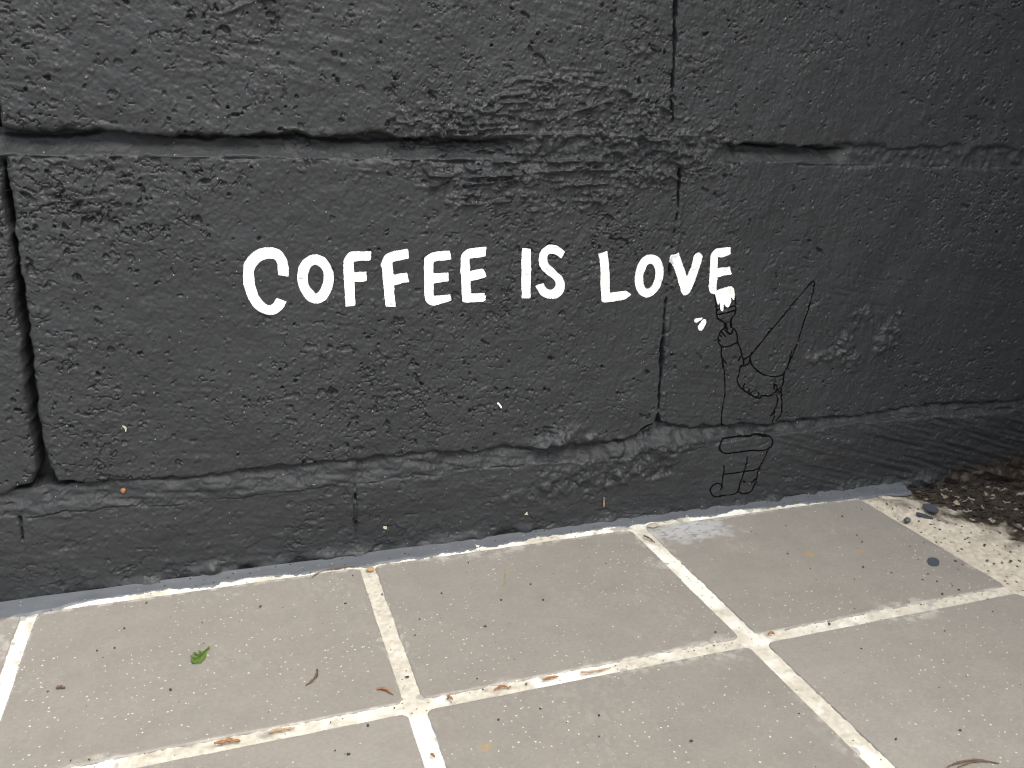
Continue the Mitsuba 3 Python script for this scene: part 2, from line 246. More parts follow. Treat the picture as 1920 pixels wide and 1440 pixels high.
FLOOR={'sprig':[(837,-833),(818,-865),(814,-906),(801,-952),(787,-932),(773,-944),(753,-950),(759,-907),(756,-881),(767,-864),(772,-843),(799,-831)],
 'sprig_stem':[(841,-829),(809,-880),(782,-914),(755,-947)],
 'curved_twig':[(1395,-1188),(1393,-1228),(1378,-1263),(1351,-1294),(1324,-1305)],
 'orange_twig':[(1674,-1449),(1703,-1458),(1726,-1483),(1746,-1516)],
 'long_strand':[(1471,-206),(1515,-160),(1575,-137),(1656,-141),(1668,-135),(1739,-131),(1786,-138)],
 'red_husk':[(871,-1629),(911,-1639),(931,-1632),(959,-1638),(987,-1647)],
 'pale_husk':[(1119,-1626),(1156,-1622),(1189,-1628),(1240,-1626)],
 'joint_twig1':[(2255,-1639),(2285,-1622),(2315,-1621),(2340,-1642)],
 'joint_twig2':[(2530,-1635),(2573,-1629),(2621,-1626)],
 'joint_twig3':[(2751,-1626),(2801,-1645),(2854,-1644),(2928,-1634)],
 'chip1':[(2008,-1618),(2028,-1641)],
 'straw':[(2728,-424),(2686,-532),(2630,-660)],
 'bottom_strand':[(4130,-2788),(4190,-2783),(4273,-2786),(4336,-2809),(4387,-2843)],
 'bottom_strand2':[(4179,-2804),(4283,-2797),(4347,-2819)],
 'dark_bit':[(102,-968),(122,-967),(142,-976)],
 'curl':[(3822,-287),(3834,-319),(3846,-351),(3851,-403)],
 'bit2':[(3956,-1616),(3984,-1611),(3992,-1626)],
 'bit3':[(1830,-1998),(1842,-2017)],
 'grit':[(62,-974),(380,-479),(346,-667),(245,-1544),(324,-1562),(655,-1141),(1411,-1629),(1406,-1834),(1136,-464),(482,-226),(257,-666),(1868,-532),(1635,-574),(2030,-870),(1969,-1023),(2385,-1053),(2806,-680),(2566,-806),(2817,-880),(2229,-627),(1845,-1388),(2200,-1511),(2436,-1630),(2210,-1853),(2440,-1835),(2705,-1972),(2641,-2112),(1582,-1706),(1462,-1876),(1732,-1616),(1728,-246),(2497,-299),(3393,-572),(5474,-410),(5328,-805),(5764,-936),(5075,-1111),(5527,-1135),(5769,-1225),(5779,-1278),(5693,-1323),(5442,-1312),(5346,-1364),(5424,-1408),(5332,-1546),(5481,-1537),(5568,-1682),(5479,-1804),(5014,-1887),(4387,-1623),(3591,-1614),(3674,-1498),(4400,-1887),(3695,-2257),(3057,-2274),(4037,-2559),(4396,-2603)],
 'drip':[(5570,-1168),(5619,-1133),(5658,-1133),(5672,-1165),(5640,-1213),(5598,-1245),(5555,-1239),(5545,-1209)],
 'crumb':[(5862,-638),(5913,-594),(5938,-591),(5904,-650)],
 'flake1':[(6258,-403),(6320,-409),(6341,-469),(6302,-542),(6245,-577),(6217,-538),(6220,-477)],
 'flake2':[(6099,-505),(6139,-527),(6160,-574),(6165,-626),(6125,-644),(6104,-598),(6082,-541)],
 'pebble':[(3963,-163)],
 'pebble2':[(1850,-210)],
 'yellow':[(4833,-849),(5226,-906),(2091,-2016),(3307,-1570)],
 'bluehaze':[(4203,-339)]}
BEADS=[(1.0,[(283.0,307.8),(287.4,310.9),(304.4,310.6),(314.1,306.2)]),(1.3,[(323.2,313.9),(334.6,310.4),(346.1,308.7),(356.1,307.7),(363.0,305.0)]),(1.9,[(313.3,287.9),(324.3,292.5),(337.1,296.4),(341.9,298.4),(349.2,299.6)]),(1.2,[(239.3,287.4),(253.2,288.5),(265.2,290.8),(274.2,293.1)]),(1.0,[(241.5,280.7),(257.8,279.6),(271.4,281.6),(286.8,281.4)]),(1.0,[(245.9,276.6),(271.5,277.8),(307.3,278.5),(348.0,279.3)]),(1.1,[(232.7,264.7),(253.4,267.1),(271.6,269.4)]),(1.3,[(231.1,252.9),(258.1,252.3),(284.4,253.8),(306.6,256.2),(332.7,257.5),(368.3,256.6)]),(1.5,[(251.4,241.5),(262.8,243.2)]),(1.0,[(313.5,245.9),(326.6,247.7),(350.0,248.2)]),(1.3,[(241.6,235.8),(266.0,235.7)]),(1.5,[(272.3,236.8),(291.2,238.2)]),(1.1,[(296.2,230.8),(317.4,232.4)]),(1.6,[(371.7,279.8),(378.9,275.5),(387.5,276.4)]),(1.7,[(389.2,256.7),(396.6,253.7),(405.9,249.8)]),(1.3,[(395.7,263.6),(406.8,259.9)]),(0.9,[(280.3,292.6),(298.9,293.2),(311.4,294.2)]),(0.9,[(292.8,286.7),(311.7,288.6)]),(0.8,[(275.6,296.6),(292.5,297.8)]),(0.9,[(216.9,283.5),(224.1,285.0),(231.3,283.2)]),(1.0,[(265.6,261.6),(293.6,261.6),(325.8,262.9),(359.3,261.3)]),(0.8,[(272.5,300.6),(292.3,302.6)]),(1.0,[(363.2,302.2),(373.2,303.2),(383.8,299.2),(392.9,294.3)]),(0.9,[(253.3,283.7),(277.4,284.9)]),(0.8,[(246.0,247.3),(268.9,249.0),(287.6,251.0)]),(0.8,[(327.1,237.6),(343.9,237.1)]),(1.6,[(274.7,270.2),(280.1,268.6),(284.0,270.3)])]

# ------------------------------------------------------------------ the wall: one relief, cut into blocks, bricks and mortar (millimetres)
ST = 0.55
xs = np.concatenate([np.arange(-412, -44, 10.0), np.arange(-40, 806, ST), np.arange(808, 862, 6.0)])
zs = np.concatenate([np.arange(-22, 392, ST), np.arange(394, 458, 4.0)])
NX, NZ = len(xs), len(zs)
X, Z = np.meshgrid(xs, zs)
rng = np.random.default_rng(7)

def N(sx, sz=None, angle=0.0):
    """Smooth random relief of unit deviation; sx, sz are its scales in millimetres."""
    sz = sx if sz is None else sz
    a = rng.standard_normal((NZ, NX)).astype(np.float32)
    a = gaussian_filter(a, (sz / ST, sx / ST), mode='wrap', truncate=3)
    if angle:
        big = np.pad(a, ((60, 60), (60, 60)), mode='wrap')
        a = rotate(big, angle, reshape=False, order=1, mode='grid-wrap')[60:-60, 60:-60]
    a -= a.mean()
    return a / a.std()

def along(n, scale, seed):
    a = gaussian_filter1d(np.random.default_rng(seed).standard_normal(n), scale / ST, mode='wrap')
    return a / a.std()

n1, n2, n3, n5, n12, n25 = N(0.75), N(1.3), N(2.2), N(3.6), N(8), N(22)
low = N(14) * 0.6 + N(32) * 0.8
def blob(x, z, rx, rz, p=1.0): return np.exp(-((((X - x) / rx) ** 2 + ((Z - z) / rz) ** 2) ** p))
def mask(points, soft):
    """1 inside the outline, fading over soft millimetres."""
    win = shapely.points(X[::4, ::4].ravel(), Z[::4, ::4].ravel())
    poly = Polygon(points)
    d = np.where(shapely.contains(poly, win), -1, 1) * shapely.distance(poly.exterior, win)
    d = d.reshape(X[::4, ::4].shape)
    d = np.repeat(np.repeat(d, 4, 0), 4, 1)[:NZ, :NX]
    return 1 - sstep(-soft, soft, gaussian_filter(d, 3) + 3.0 * n5 + 4 * n12)

trowel = mask([(205, 283), (235, 291), (262, 306), (297, 312), (343, 312), (385, 298), (432, 285), (430, 256), (395, 246), (352, 232), (300, 229), (246, 230), (228, 250), (150, 262), (150, 268), (215, 272)], 7)
rough_foot = mask([(282, 28), (300, 38), (345, 48), (370, 62), (400, 67), (436, 64), (440, 52), (428, 46), (400, 34), (350, 27), (300, 22)], 5)
spall = mask([(530, 146), (560, 155), (600, 152), (608, 132), (590, 112), (560, 108), (532, 116)], 5) * sstep(-.3, .9, N(7))
right = sstep(430, 560, X)

# faces of the blocks: cast concrete with open pores under several coats of paint
n07 = N(0.6)
def flakes(s, lo, hi, sx=1.25): return sstep(lo, hi, N(s * sx, s) + 0.35 * n07)       # low terraces with crisp edges
face = 0.35 * n25 + 0.22 * n12 + 0.12 * n5 + 0.08 * n3 + 0.05 * n2 + 0.04 * n1 + 0.03 * n07 + 0.035 * N(0.7, 6)
grain = sstep(-1.2, 0.6, low + .5 * n12) * (1 - .45 * right)               # how rough the casting is, patch by patch
grain = (0.12 + 0.30 * grain) * np.where(Z > 268, .75, 1)
face += grain * (0.36 * flakes(3.2, -.3, .4) + 0.36 * flakes(1.9, -.2, .5) + 0.40 * flakes(1.2, 0, .9)) + (0.055 * N(0.95) + 0.03 * n07) * (1 - .5 * right)
edge_noise = 0.45 * n2 + 0.45 * n1 + 0.25 * n07
pores = N(1.7, 1.15) * 0.9 + edge_noise
face -= (1.2 - .2 * right) * sstep(1.95, 2.7, pores + 0.35 * low)
big = N(3.0, 1.7, 12) * 0.9 + edge_noise * 1.1
face -= 1.8 * sstep(2.5, 3.1, big + 0.35 * low)
fissure = np.abs(N(4.5, 1.9, 8) + 0.25 * n1)
face -= 1.3 * (1 - sstep(0.03, 0.20, fissure)) * sstep(0.9, 1.5, 0.5 * low + 0.5 * n12 + .8 * N(2.6, 1.8))
fissure2 = np.abs(N(2.6, 1.4, 14) + 0.3 * n1)
face -= 1.0 * (1 - sstep(0.04, 0.24, fissure2)) * sstep(1.0, 1.6, 0.45 * low + 1.0 * N(2.2, 1.5)) * (1 - .5 * right)
face += 0.45 * sstep(2.0, 2.9, N(1.3) + .3 * n07) + 0.9 * sstep(2.8, 3.5, N(1.4))
face += 0.10 * N(9, 0.8, 9) * sstep(0.4, 1.2, N(26))                      # drawn brush marks

# edges of the blocks
wob = 0.9 * along(NX, 9, 1) + 0.5 * along(NX, 2.5, 2)
wob2 = 0.9 * along(NX, 12, 3) + 0.4 * along(NX, 3, 4)
wz, wz2 = (0.5 * along(NZ, 10, 5) + 0.25 * along(NZ, 2.5, 6))[:, None], (0.6 * along(NZ, 9, 7) + 0.3 * along(NZ, 2, 8))[:, None]
top1 = 275.4 + wob[None] + 2.2 * sstep(20, -5, X)                           # underside of the upper course
top2 = 263.0 + 0.5 * wob2[None]                                            # upper edge of the middle course
bot2 = np.interp(xs, [-60, 10, 40, 100, 200, 275, 330, 349, 384, 396, 404, 420, 500, 587, 680, 760], [72, 72.5, 72, 71, 70, 69, 67, 65.2, 67, 72, 74, 70, 67.6, 66.5, 67, 65.5])[None] + 0.8 * wob[None]
gapL = np.interp(zs, [60, 90, 140, 200, 250, 262, 290], [3.0, 2.6, 2.3, 2.1, 1.7, 0.9, 2.2])[:, None] + .4 * wz2
cenL = np.interp(zs, [60, 84, 120, 160, 210, 262], [-0.6, -0.9, -1.2, 0, 1.1, 1.6])[:, None]
cenR = np.interp(zs, [60, 81, 115, 157, 192, 214, 231, 262, 276, 289, 308, 362, 456], [402, 402, 402.2, 402, 403, 403.2, 404.4, 404, 397, 396, 394, 391.8, 388])[:, None] + .6 * wz
gapR = np.interp(zs, [60, 80, 100, 150, 190, 205, 250, 272, 300, 330, 380, 456], [.8, .7, .65, .65, .5, .28, .25, .22, .8, .7, 1.0, 1.0])[:, None]
upper, middle = Z > 269, (Z <= 269)
chip = 0.55 * n5 + 0.25 * n2
sides = np.minimum(np.abs(X - cenL) - gapL, np.abs(X - cenR) - gapR)
sd = np.where(upper, np.minimum(sides, Z - top1), np.minimum(np.minimum(sides, top2 - Z), Z - bot2)) + chip
soft_corner = blob(8, 74, 9, 7) + blob(397, 70, 12, 9) + blob(-8, 73, 7, 6)
sd = sd - 5.0 * soft_corner * sstep(12, 0, sd)
R = 2.6 + 0.7 * n12
R = np.clip(R, 1.4, 4.5) * np.where(np.abs(X - cenR) < 6, .5, 1) * np.where((Z > 248) & (Z < 268), 1.5, 1)
def arris(sd, R): return np.where(sd > R, 0, np.where(sd > 0, -(R - np.sqrt(np.maximum(R * R - (R - np.clip(sd, 0, None)) ** 2, 0))), -R - 26 * np.maximum(-sd, 0)))
block = face + arris(sd, R)
lumpy = 0.5 * n12 + 0.45 * n5 + 0.35 * n3 + 0.15 * n2

# mortar: upper bed joint, raked under the upper course and sloping out to the lower one
t = np.clip((Z - 262.6) / 12.6 + 0.05 * n12 + 0.035 * n5 + .02 * n2, 0, 1)
filled = np.interp(xs, [-60, 0, 200, 232, 262, 300, 425, 440, 450, 528, 545, 580, 620, 660, 780], [0, 0, .02, .05, .15, .95, .98, .8, .1, .05, .75, .8, .85, .8, .85])[None]
bed1 = -0.2 - (8.5 * (1 - (1 - t) ** 2.6) + 4.0 * sstep(.72, .95, t)) * (1 - filled) - 1.2 * filled + (0.30 + 0.5 * filled) * lumpy + 0.16 * N(6, 1.0) + .1 * n2
# lower bed joint: a fillet that slopes out to the proud footing course
bot2s = gaussian_filter1d(bot2, 22, axis=1)
t2 = np.clip((bot2s - Z) / 14.0 + 0.10 * n12 + 0.07 * n5, 0, 1)
proud = np.interp(xs, [-60, 0, 120, 250, 330, 420, 500, 800], [0.6, 0.6, 0.9, 1.4, 2.2, 3.4, 3.4, 2.5])[None]
bed2 = -4.0 + (4.0 + proud) * t2 ** 0.8 + 0.45 * lumpy + 0.50 * N(8, 1.3, 7) + 0.22 * N(2.5, .9, 7) + .08 * n1
bed2 += 0.32 * flakes(2.2, -.2, .6, 1.8) + 0.26 * flakes(1.2, 0, .8, 1.6) - 0.7 * sstep(1.6, 2.4, N(1.8, 1.0) + .3 * n1)
bed2 += rough_foot * (0.9 + 0.6 * n5 + 0.7 * n3 + .5 * n2)
bed2 -= 1.6 * (1 - sstep(0.03, 0.20, np.abs(N(6, 2.4, 12) + .2 * n1))) * sstep(0.3, 1.0, N(7)) * sstep(200, 300, X) * sstep(470, 430, X)
joint_v = np.where(np.abs(X - cenL) < 30, -44.0, np.where(upper, -6.5, -7.0)) + 0.5 * n3
bed1 = bed1 + 0.30 * flakes(2.0, -.2, .6, 2.0) + 0.2 * flakes(1.1, 0, .8, 1.8) - 0.7 * sstep(1.5, 2.3, N(2.2, 1.0) + .3 * n1)
bed1 = bed1 - 2.5 * np.maximum(262.0 - Z, 0)
mortar = np.where(Z > 255, bed1, np.where(Z < bot2 + 1.0, bed2, joint_v))
in_v = (np.abs(X - cenL) < gapL + .8) | (np.abs(X - cenR) < gapR + .8)
mortar = np.where((Z >= 276.5) & in_v, joint_v, mortar)
mortar = np.where((Z > 279) & ~in_v, -40, mortar)
# the ragged bead squeezed out along the right of the second upright joint
bead = np.exp(-((X - cenR - gapR - 2.6) / 2.0) ** 2) * middle * sstep(0.2, .9, 0.5 + .5 * N(2.2, 1.3))
block = block + bead * (0.9 + 0.5 * n3) * sstep(262, 200, Z)

# footing course of bricks below
cenB1 = -17 + 0.5 * wz; cenB2 = 179.6 + 0.4 * wz2
topB = np.interp(xs, [-60, -25, -10, 40, 90, 170, 215, 280, 400, 430, 505, 580, 800], [59, 58.5, 55.5, 55, 53.5, 54.5, 54, 55.5, 53, 53, 58.5, 60.5, 55])[None] + 0.7 * wob2[None]
gB = np.minimum(np.abs(X - cenB1) - np.interp(zs, [26, 32, 50, 55, 60], [-1.2, .15, .5, .9, .4])[:, None], np.abs(X - cenB2) - np.interp(zs, [14, 24, 56], [-.9, .0, .12])[:, None])
sdB = np.minimum(topB - Z, gB) + 0.4 * n5 + .2 * n2
streak = 0.07 * N(9, 1.0, 4) * (1 - right) + 0.38 * N(12, 1.1, 17) * right
faceB = proud + 0.40 * n25 + 0.25 * n12 + 0.16 * n5 + 0.10 * n3 + 0.05 * n2 + .04 * n1 + streak - 3.0 * sstep(48, 0, Z) + 0.30 * flakes(2.2, -.2, .6, 1.8) + 0.2 * flakes(1.2, 0, .8, 1.6)
faceB -= 0.8 * sstep(1.8, 2.6, N(2.2, 1.2) + .5 * low) * (1 - .5 * right)
faceB += 0.06 * N(0.95) + 0.5 * sstep(1.9, 2.7, N(1.3)) - 0.8 * (1 - sstep(0.03, 0.2, np.abs(N(4, 1.6, 6) + .25 * n1))) * sstep(0.9, 1.5, 0.5 * low + N(2.5, 1.6))
faceB += rough_foot * (0.9 + 0.6 * n5 + 0.65 * n3 + 0.45 * n2 + .2 * n1)
faceB += 0.7 * sstep(1.7, 2.6, N(2.6)) * sstep(14, 2, Z) + 2.2 * sstep(9, -2, Z) * (0.8 + .5 * n5) * sstep(-30, 60, X)
faceB += right * sstep(16, -4, Z) * sstep(480, 640, X) * (0.25 * n5 + 0.35 * n3 + .3 * n2)
brick = faceB + arris(sdB, np.clip(R * .7, 1, 3))

low_part = Z < bot2 - 2
relief = np.where(low_part, np.maximum(brick, np.where(sdB < .3, np.minimum(bed2, brick + 6) if False else bed2 , -60)), np.maximum(block, mortar))
relief = np.where(low_part & (gB < 0.1) & (Z < topB), np.maximum(brick, -3.0), relief)
held_by_mortar = np.where(low_part, brick < relief - 1e-6, mortar > block)

# the rough render that was trowelled over the upper joint, and single lumps and ridges
fill = np.maximum(sstep(285, 308, X) * sstep(450, 424, X + 4 * n5), 0.8 * sstep(515, 590, X + 5 * n5)) * (Z > 259) * (Z < 280)
relief = np.where(fill > 0, np.maximum(relief, relief * (1 - fill) + fill * (-0.7 * sstep(540, 560, X) + 0.45 * n5 + 0.5 * n3 + .4 * n2 + 0.9 * sstep(.6, 1.8, N(1.5)))), relief)
core = trowel * sstep(-.2, .9, 0.9 * blob(372, 272, 60, 26) * 2 - .5 + .5 * n12)
trail = sstep(0.5, 2.2, N(10, 0.8, 3) + 0.35 * n2) * (0.8 + 0.4 * n2)
crumbs = sstep(0.9, 2.0, N(1.15) + 0.45 * N(8, 1.6, 4))
relief += trowel * (0.30 + 0.14 * n5 + 0.9 * trail + 1.9 * crumbs + 0.8 * sstep(.3, 1.8, N(1.5, 1.1)) + 0.09 * n1) + core * (1.8 * sstep(0, 1.8, N(1.6, 1.3)) + 0.4 * sstep(0, 1, N(1.0)))
for amp, path in BEADS:                                                    # the ridges that the trowel left
    path = np.array(path)
    w = (slice(*np.searchsorted(zs, [path[:, 1].min() - 5, path[:, 1].max() + 5])), slice(*np.searchsorted(xs, [path[:, 0].min() - 5, path[:, 0].max() + 5])))
    d = shapely.distance(LineString(chaikin(path, False, 2)), shapely.points(X[w].ravel(), Z[w].ravel())).reshape(X[w].shape)
    d = np.maximum(d + 0.35 * n2[w] + .25 * n3[w], 0)
    relief[w] += amp * 2.3 * np.exp(-(d / (0.55 + 0.32 * amp)) ** 2) * np.clip(0.75 + 0.38 * N(1.7)[w] + .3 * n5[w], 0.05, 1.6)
relief += spall * (1.3 + 0.8 * n3 + 0.5 * n2 + .2 * n1)
for x, z, rx, rz, h in ((233, 246.5, 2.6, 2.2, 3.0), (226, 246.5, 5, 1.6, 1.2), (366, 329, 2.5, 1.6, 1.8), (370, 331, 2.5, 1.5, 1.8), (374, 330, 2, 1.4, 1.5),
                        (486, 89, 3.2, 2.8, 2.4), (483, 97, 2.0, 5, 1.1), (479, 107, 1.8, 2.2, 1.3), (649, 91, 1.8, 1.8, 1.7), (321, 69, 14, 5.5, 4.5), (326, 75, 8, 4, 2.2), (309, 66, 8, 3, 2),
                        (339, 78, 6, 3.5, 1.7), (350, 70, 8, 3, 2.4), (374, 66, 3, 2.2, 2.4), (87, 6, 6, 3.2, 3.2), (386, 41, 3.2, 2.4, 2.4), (96, 8, 4, 2.5, 1.5), (290, 31, 8, 4, 2.2),
                        (398, 66, 4, 5, -2.0), (230, 52, 7, 3, 1.6), (412, 52, 5, 3, 2.2), (405, 46, 6, 2, -1.8)):
    relief += h * blob(x, z, rx, rz) * (1 + 0.25 * n3 + 0.12 * n2)
win = (slice(np.searchsorted(zs, 325), np.searchsorted(zs, 356)), slice(np.searchsorted(xs, 98), np.searchsorted(xs, 160)))
line = shapely.distance(LineString([(106, 331), (112, 336), (121, 339), (128, 343), (138, 346.5), (152, 349)]), shapely.points(X[win].ravel(), Z[win].ravel())).reshape(X[win].shape)
relief[win] += 1.1 * np.exp(-(line / 1.3) ** 2) * (1 + .4 * n3[win])
relief = np.maximum(relief, -45.0)
relief = gaussian_filter(relief, 0.32)

coat = np.maximum(relief, gaussian_filter(np.maximum(relief, gaussian_filter(relief, 2.5)), 1.6))      # thick white paint fills the pores
P = np.stack([X, -relief, Z], -1) / 1000.0
dz, dx = np.gradient(relief, zs, xs)
NRM = np.stack([-dx, -np.ones_like(dx), -dz], -1)
NRM /= np.linalg.norm(NRM, axis=-1, keepdims=True)
P2, N2 = P.reshape(-1, 3), NRM.reshape(-1, 3)
ij = np.arange(NZ * NX).reshape(NZ, NX)
qa, qb, qc, qd = ij[:-1, :-1], ij[:-1, 1:], ij[1:, 1:], ij[1:, :-1]

part = np.full((NZ, NX), 0)
part[upper & (X < cenL)] = 6; part[upper & (X >= cenL) & (X < cenR)] = 1; part[upper & (X >= cenR)] = 2
part[middle & (X < cenL)] = 3; part[middle & (X >= cenL) & (X < cenR)] = 4; part[middle & (X >= cenR)] = 5
part = np.where(low_part, np.where(X < cenB1, 7, np.where(X < cenB2, 8, 9)), part)
part[held_by_mortar] = 0
quad = part[:-1, :-1]
NAMES = {1: 'block', 2: 'block', 3: 'block', 4: 'block', 5: 'block', 6: 'block', 7: 'footing_brick', 8: 'footing_brick', 9: 'footing_brick', 0: 'mortar'}
for k in (4, 5, 1, 2, 3, 6, 8, 9, 7, 0):
    m = quad == k
    f = np.vstack([np.stack([qa[m], qb[m], qc[m]], 1), np.stack([qa[m], qc[m], qd[m]], 1)])
    used, inv = np.unique(f, return_inverse=True)
    key = numbered('wall__' + NAMES[k])
    put(key, shaped(P2[used], inv.reshape(-1, 3), N2[used], 'm_mortar' if k == 0 else 'm_wall'))
tag('wall', 'charcoal painted concrete block wall with pitted faces and deep joints behind the grey paving', 'wall')
# the rest of the wall, beyond the frame
slabs = []
def slab(x0, x1, z0, z1, y=0.0):
    b = trimesh.creation.box((x1 - x0, 0.15, z1 - z0)); b.apply_translation(((x0 + x1) / 2, 0.075 + y, (z0 + z1) / 2)); slabs.append(b)
for r in range(11):
    z0 = 0.0735 + 0.200 * r
    for c in range(-6, 3):
        x0 = 0.402 * c + 0.002
        if r <= 1 and c >= -1: continue
        slab(x0, min(x0 + 0.397, 0.86) if c < 2 else 0.86, z0, z0 + 0.190)
slab(-2.42, -0.415, -0.03, 0.062, -0.001)
slab(-2.42, -0.414, 0.03, 2.25, 0.008); slab(-0.414, 0.86, 0.452, 2.25, 0.008); slab(-0.416, 0.86, -0.03, 0.47, 0.022)
put('wall__outer_courses', ply(trimesh.util.concatenate(slabs), 'm_wall'), kind='stuff')

# ------------------------------------------------------------------ lettering and drawing, painted on that relief
LIFT = np.array([0, -0.00022, 0])
wig = 0.20 * N(1.1) + 0.12 * n1
cz, cx = np.gradient(coat, zs, xs)
PC = np.stack([X, -coat, Z], -1) / 1000.0
NC = np.stack([-cx, -np.ones_like(cx), -cz], -1)
NC /= np.linalg.norm(NC, axis=-1, keepdims=True)
def painted(key, dist, box, bsdf, lift=1.0, edge=0.5):
    """The wall's own surface wherever dist(points) < 0, a film of paint in front of it."""
    x0, z0, x1, z1 = box
    i0, i1 = np.searchsorted(xs, [x0 - 1.5, x1 + 1.5]); j0, j1 = np.searchsorted(zs, [z0 - 1.5, z1 + 1.5])
    sub = (slice(j0, j1), slice(i0, i1))
    s = dist(shapely.points(X[sub].ravel(), Z[sub].ravel())) + edge * wig[sub].ravel()
    h, w = X[sub].shape
    g = np.arange(h * w).reshape(h, w)
    a, b, c, d = g[:-1, :-1].ravel(), g[:-1, 1:].ravel(), g[1:, 1:].ravel(), g[1:, :-1].ravel()
    pos, nor = (PC, NC) if bsdf == 'm_white' else (P, NRM)
    v, f, n = clip_to(pos[sub].reshape(-1, 3) + lift * LIFT, nor[sub].reshape(-1, 3), np.vstack([np.stack([a, b, c], 1), np.stack([a, c, d], 1)]), s)
    put(key, shaped(v, f, n, bsdf))

def filled_shape(rings):
    poly = Polygon(chaikin(np.array(rings[0]) / 10, True), [chaikin(np.array(r) / 10, True) for r in rings[1:]]).buffer(0.12)
    def dist(pts):
        d = shapely.distance(poly.boundary, pts)
        return np.where(shapely.contains(poly, pts), -d, d)
    return dist, poly.bounds

def strokes(lines):
    ls = [(w / 10, LineString(chaikin(np.array(p) / 10, False, 1))) for w, p in lines]
    b = np.array([l.bounds for _, l in ls])
    def dist(pts): return np.min([shapely.distance(l, pts) - w * 0.44 for w, l in ls], axis=0)
    return dist, (b[:, 0].min() - 2, b[:, 1].min() - 2, b[:, 2].max() + 2, b[:, 3].max() + 2)

for name, rings in LETTERS.items():
    d, b = filled_shape(rings)
    painted(numbered('painted_slogan__letter'), d, b, 'm_white')
tag('painted_slogan', 'hand painted white capital letters on the dark wall reading coffee is love', 'lettering')
for name, lines in GNOME.items():
    d, b = strokes(lines)
    painted('painted_gnome__' + name, d, b, 'm_line', 1.0, 0.4)
tag('painted_gnome', 'thin black outline drawing of a bearded gnome in pointed hat on the dark wall', 'drawing')
for name, lines in BRUSH.items():
    d, b = strokes(lines)
    painted('painted_brush__' + name, d, b, 'm_line', 1.5, 0.4)
d, b = filled_shape(WET['tip']); painted('painted_brush__wet_tip', d, b, 'm_white', 2.2)
labels['painted_brush__wet_tip'] = {'label': 'dripping white paint on the bristles'}
tag('painted_brush', 'drawn paintbrush dripping with white paint, held up by the gnome under the last letter', 'paintbrush drawing')
for i, r in enumerate(WET['drops']):
    d, b = filled_shape([r]); painted('paint_splash__drop' + ('_001' if i else ''), d, b, 'm_white', 1.0, 0.5)
tag('paint_splash', 'two white paint drops on the wall left of the drawn paintbrush', 'paint drops')
d, b = strokes([(13, [(2780, 1022), (2792, 1008), (2804, 988)])]); painted('paint_fleck', d, b, 'm_white', 1.0, 0.4)
tag('paint_fleck', 'tiny white paint fleck on the wall below the letters, midway down the middle block', 'paint fleck')

# ------------------------------------------------------------------ paving
def tile_mesh(x0, x1, y0, y1, r=0.0042, ch=0.0012, step=0.012, seed=0):
    """Tile with rounded corners, softly worn edge and a slightly uneven outline."""
    base = Polygon([(x0 + r, y0 + r), (x1 - r, y0 + r), (x1 - r, y1 - r), (x0 + r, y1 - r)]).buffer(r, quad_segs=5)
    ring = shapely.segmentize(base.exterior, 0.004)
    q = np.array(ring.coords)[:-1]
    if not ring.is_ccw: q = q[::-1]
    c = np.array([(x0 + x1) / 2, (y0 + y1) / 2])
    q = q + 0.0007 * (meshkit.noise(np.c_[q * 70, np.full(len(q), seed)], seed)[:, None] - .5) * np.sign(q - c)
    out = (q - c) / np.linalg.norm(q - c, axis=1, keepdims=True)
    n = len(q)
    levels = [(0.0, -0.009), (0.0, -0.0011), (0.0003, -0.0004), (0.0010, -0.00008), (0.0020, 0.0)]
    v = np.vstack([np.c_[q - out * a, np.full(n, z)] for a, z in levels] + [np.r_[c, 0.0][None]])
    i = np.arange(n); j = (i + 1) % n
    f = [np.vstack([np.stack([k * n + i, k * n + j, (k + 1) * n + j], 1), np.stack([k * n + i, (k + 1) * n + j, (k + 1) * n + i], 1)]) for k in range(len(levels) - 1)]
    f.append(np.stack([(len(levels) - 1) * n + i, (len(levels) - 1) * n + j, np.full(n, len(v) - 1)], 1))
    return trimesh.Trimesh(v, np.vstack(f), process=False)
COLS = ((-0.2130, -0.0205), (-0.0125, 0.1788), (0.1882, 0.3788), (0.3902, 0.5840))
ROWS = ((-0.1583, -0.0150), (-0.3630, -0.1668))
for r, (y0, y1) in enumerate(ROWS):
    for c, (x0, x1) in enumerate(COLS):
        if r == 1 and c == 0: continue
        put(numbered('paving__tile'), ply(tile_mesh(x0, x1, y0, y1, seed=4 * r + c), 'm_tile', smooth=40))
outer = []
for r in range(-1, 7):
    for c in range(-9, 3):
        y1 = -0.1668 - 0.2045 * r
        if r == -1: y0, y1 = ROWS[0]
        elif r == 0: y0, y1 = ROWS[1]
        else: y0 = y1 - 0.1962
        x0 = -0.0125 + 0.2012 * c
        if r <= 0 and (c >= 0 or (c == -1 and r == -1)): continue
        if c == 2: x0, x1 = COLS[3]
        else: x1 = x0 + 0.1925
        outer.append(tile_mesh(x0, x1, y0, y1, seed=90 + r * 13 + c))
put('paving__outer_tiles', ply(trimesh.util.concatenate(outer), 'm_tile', smooth=40), kind='stuff')

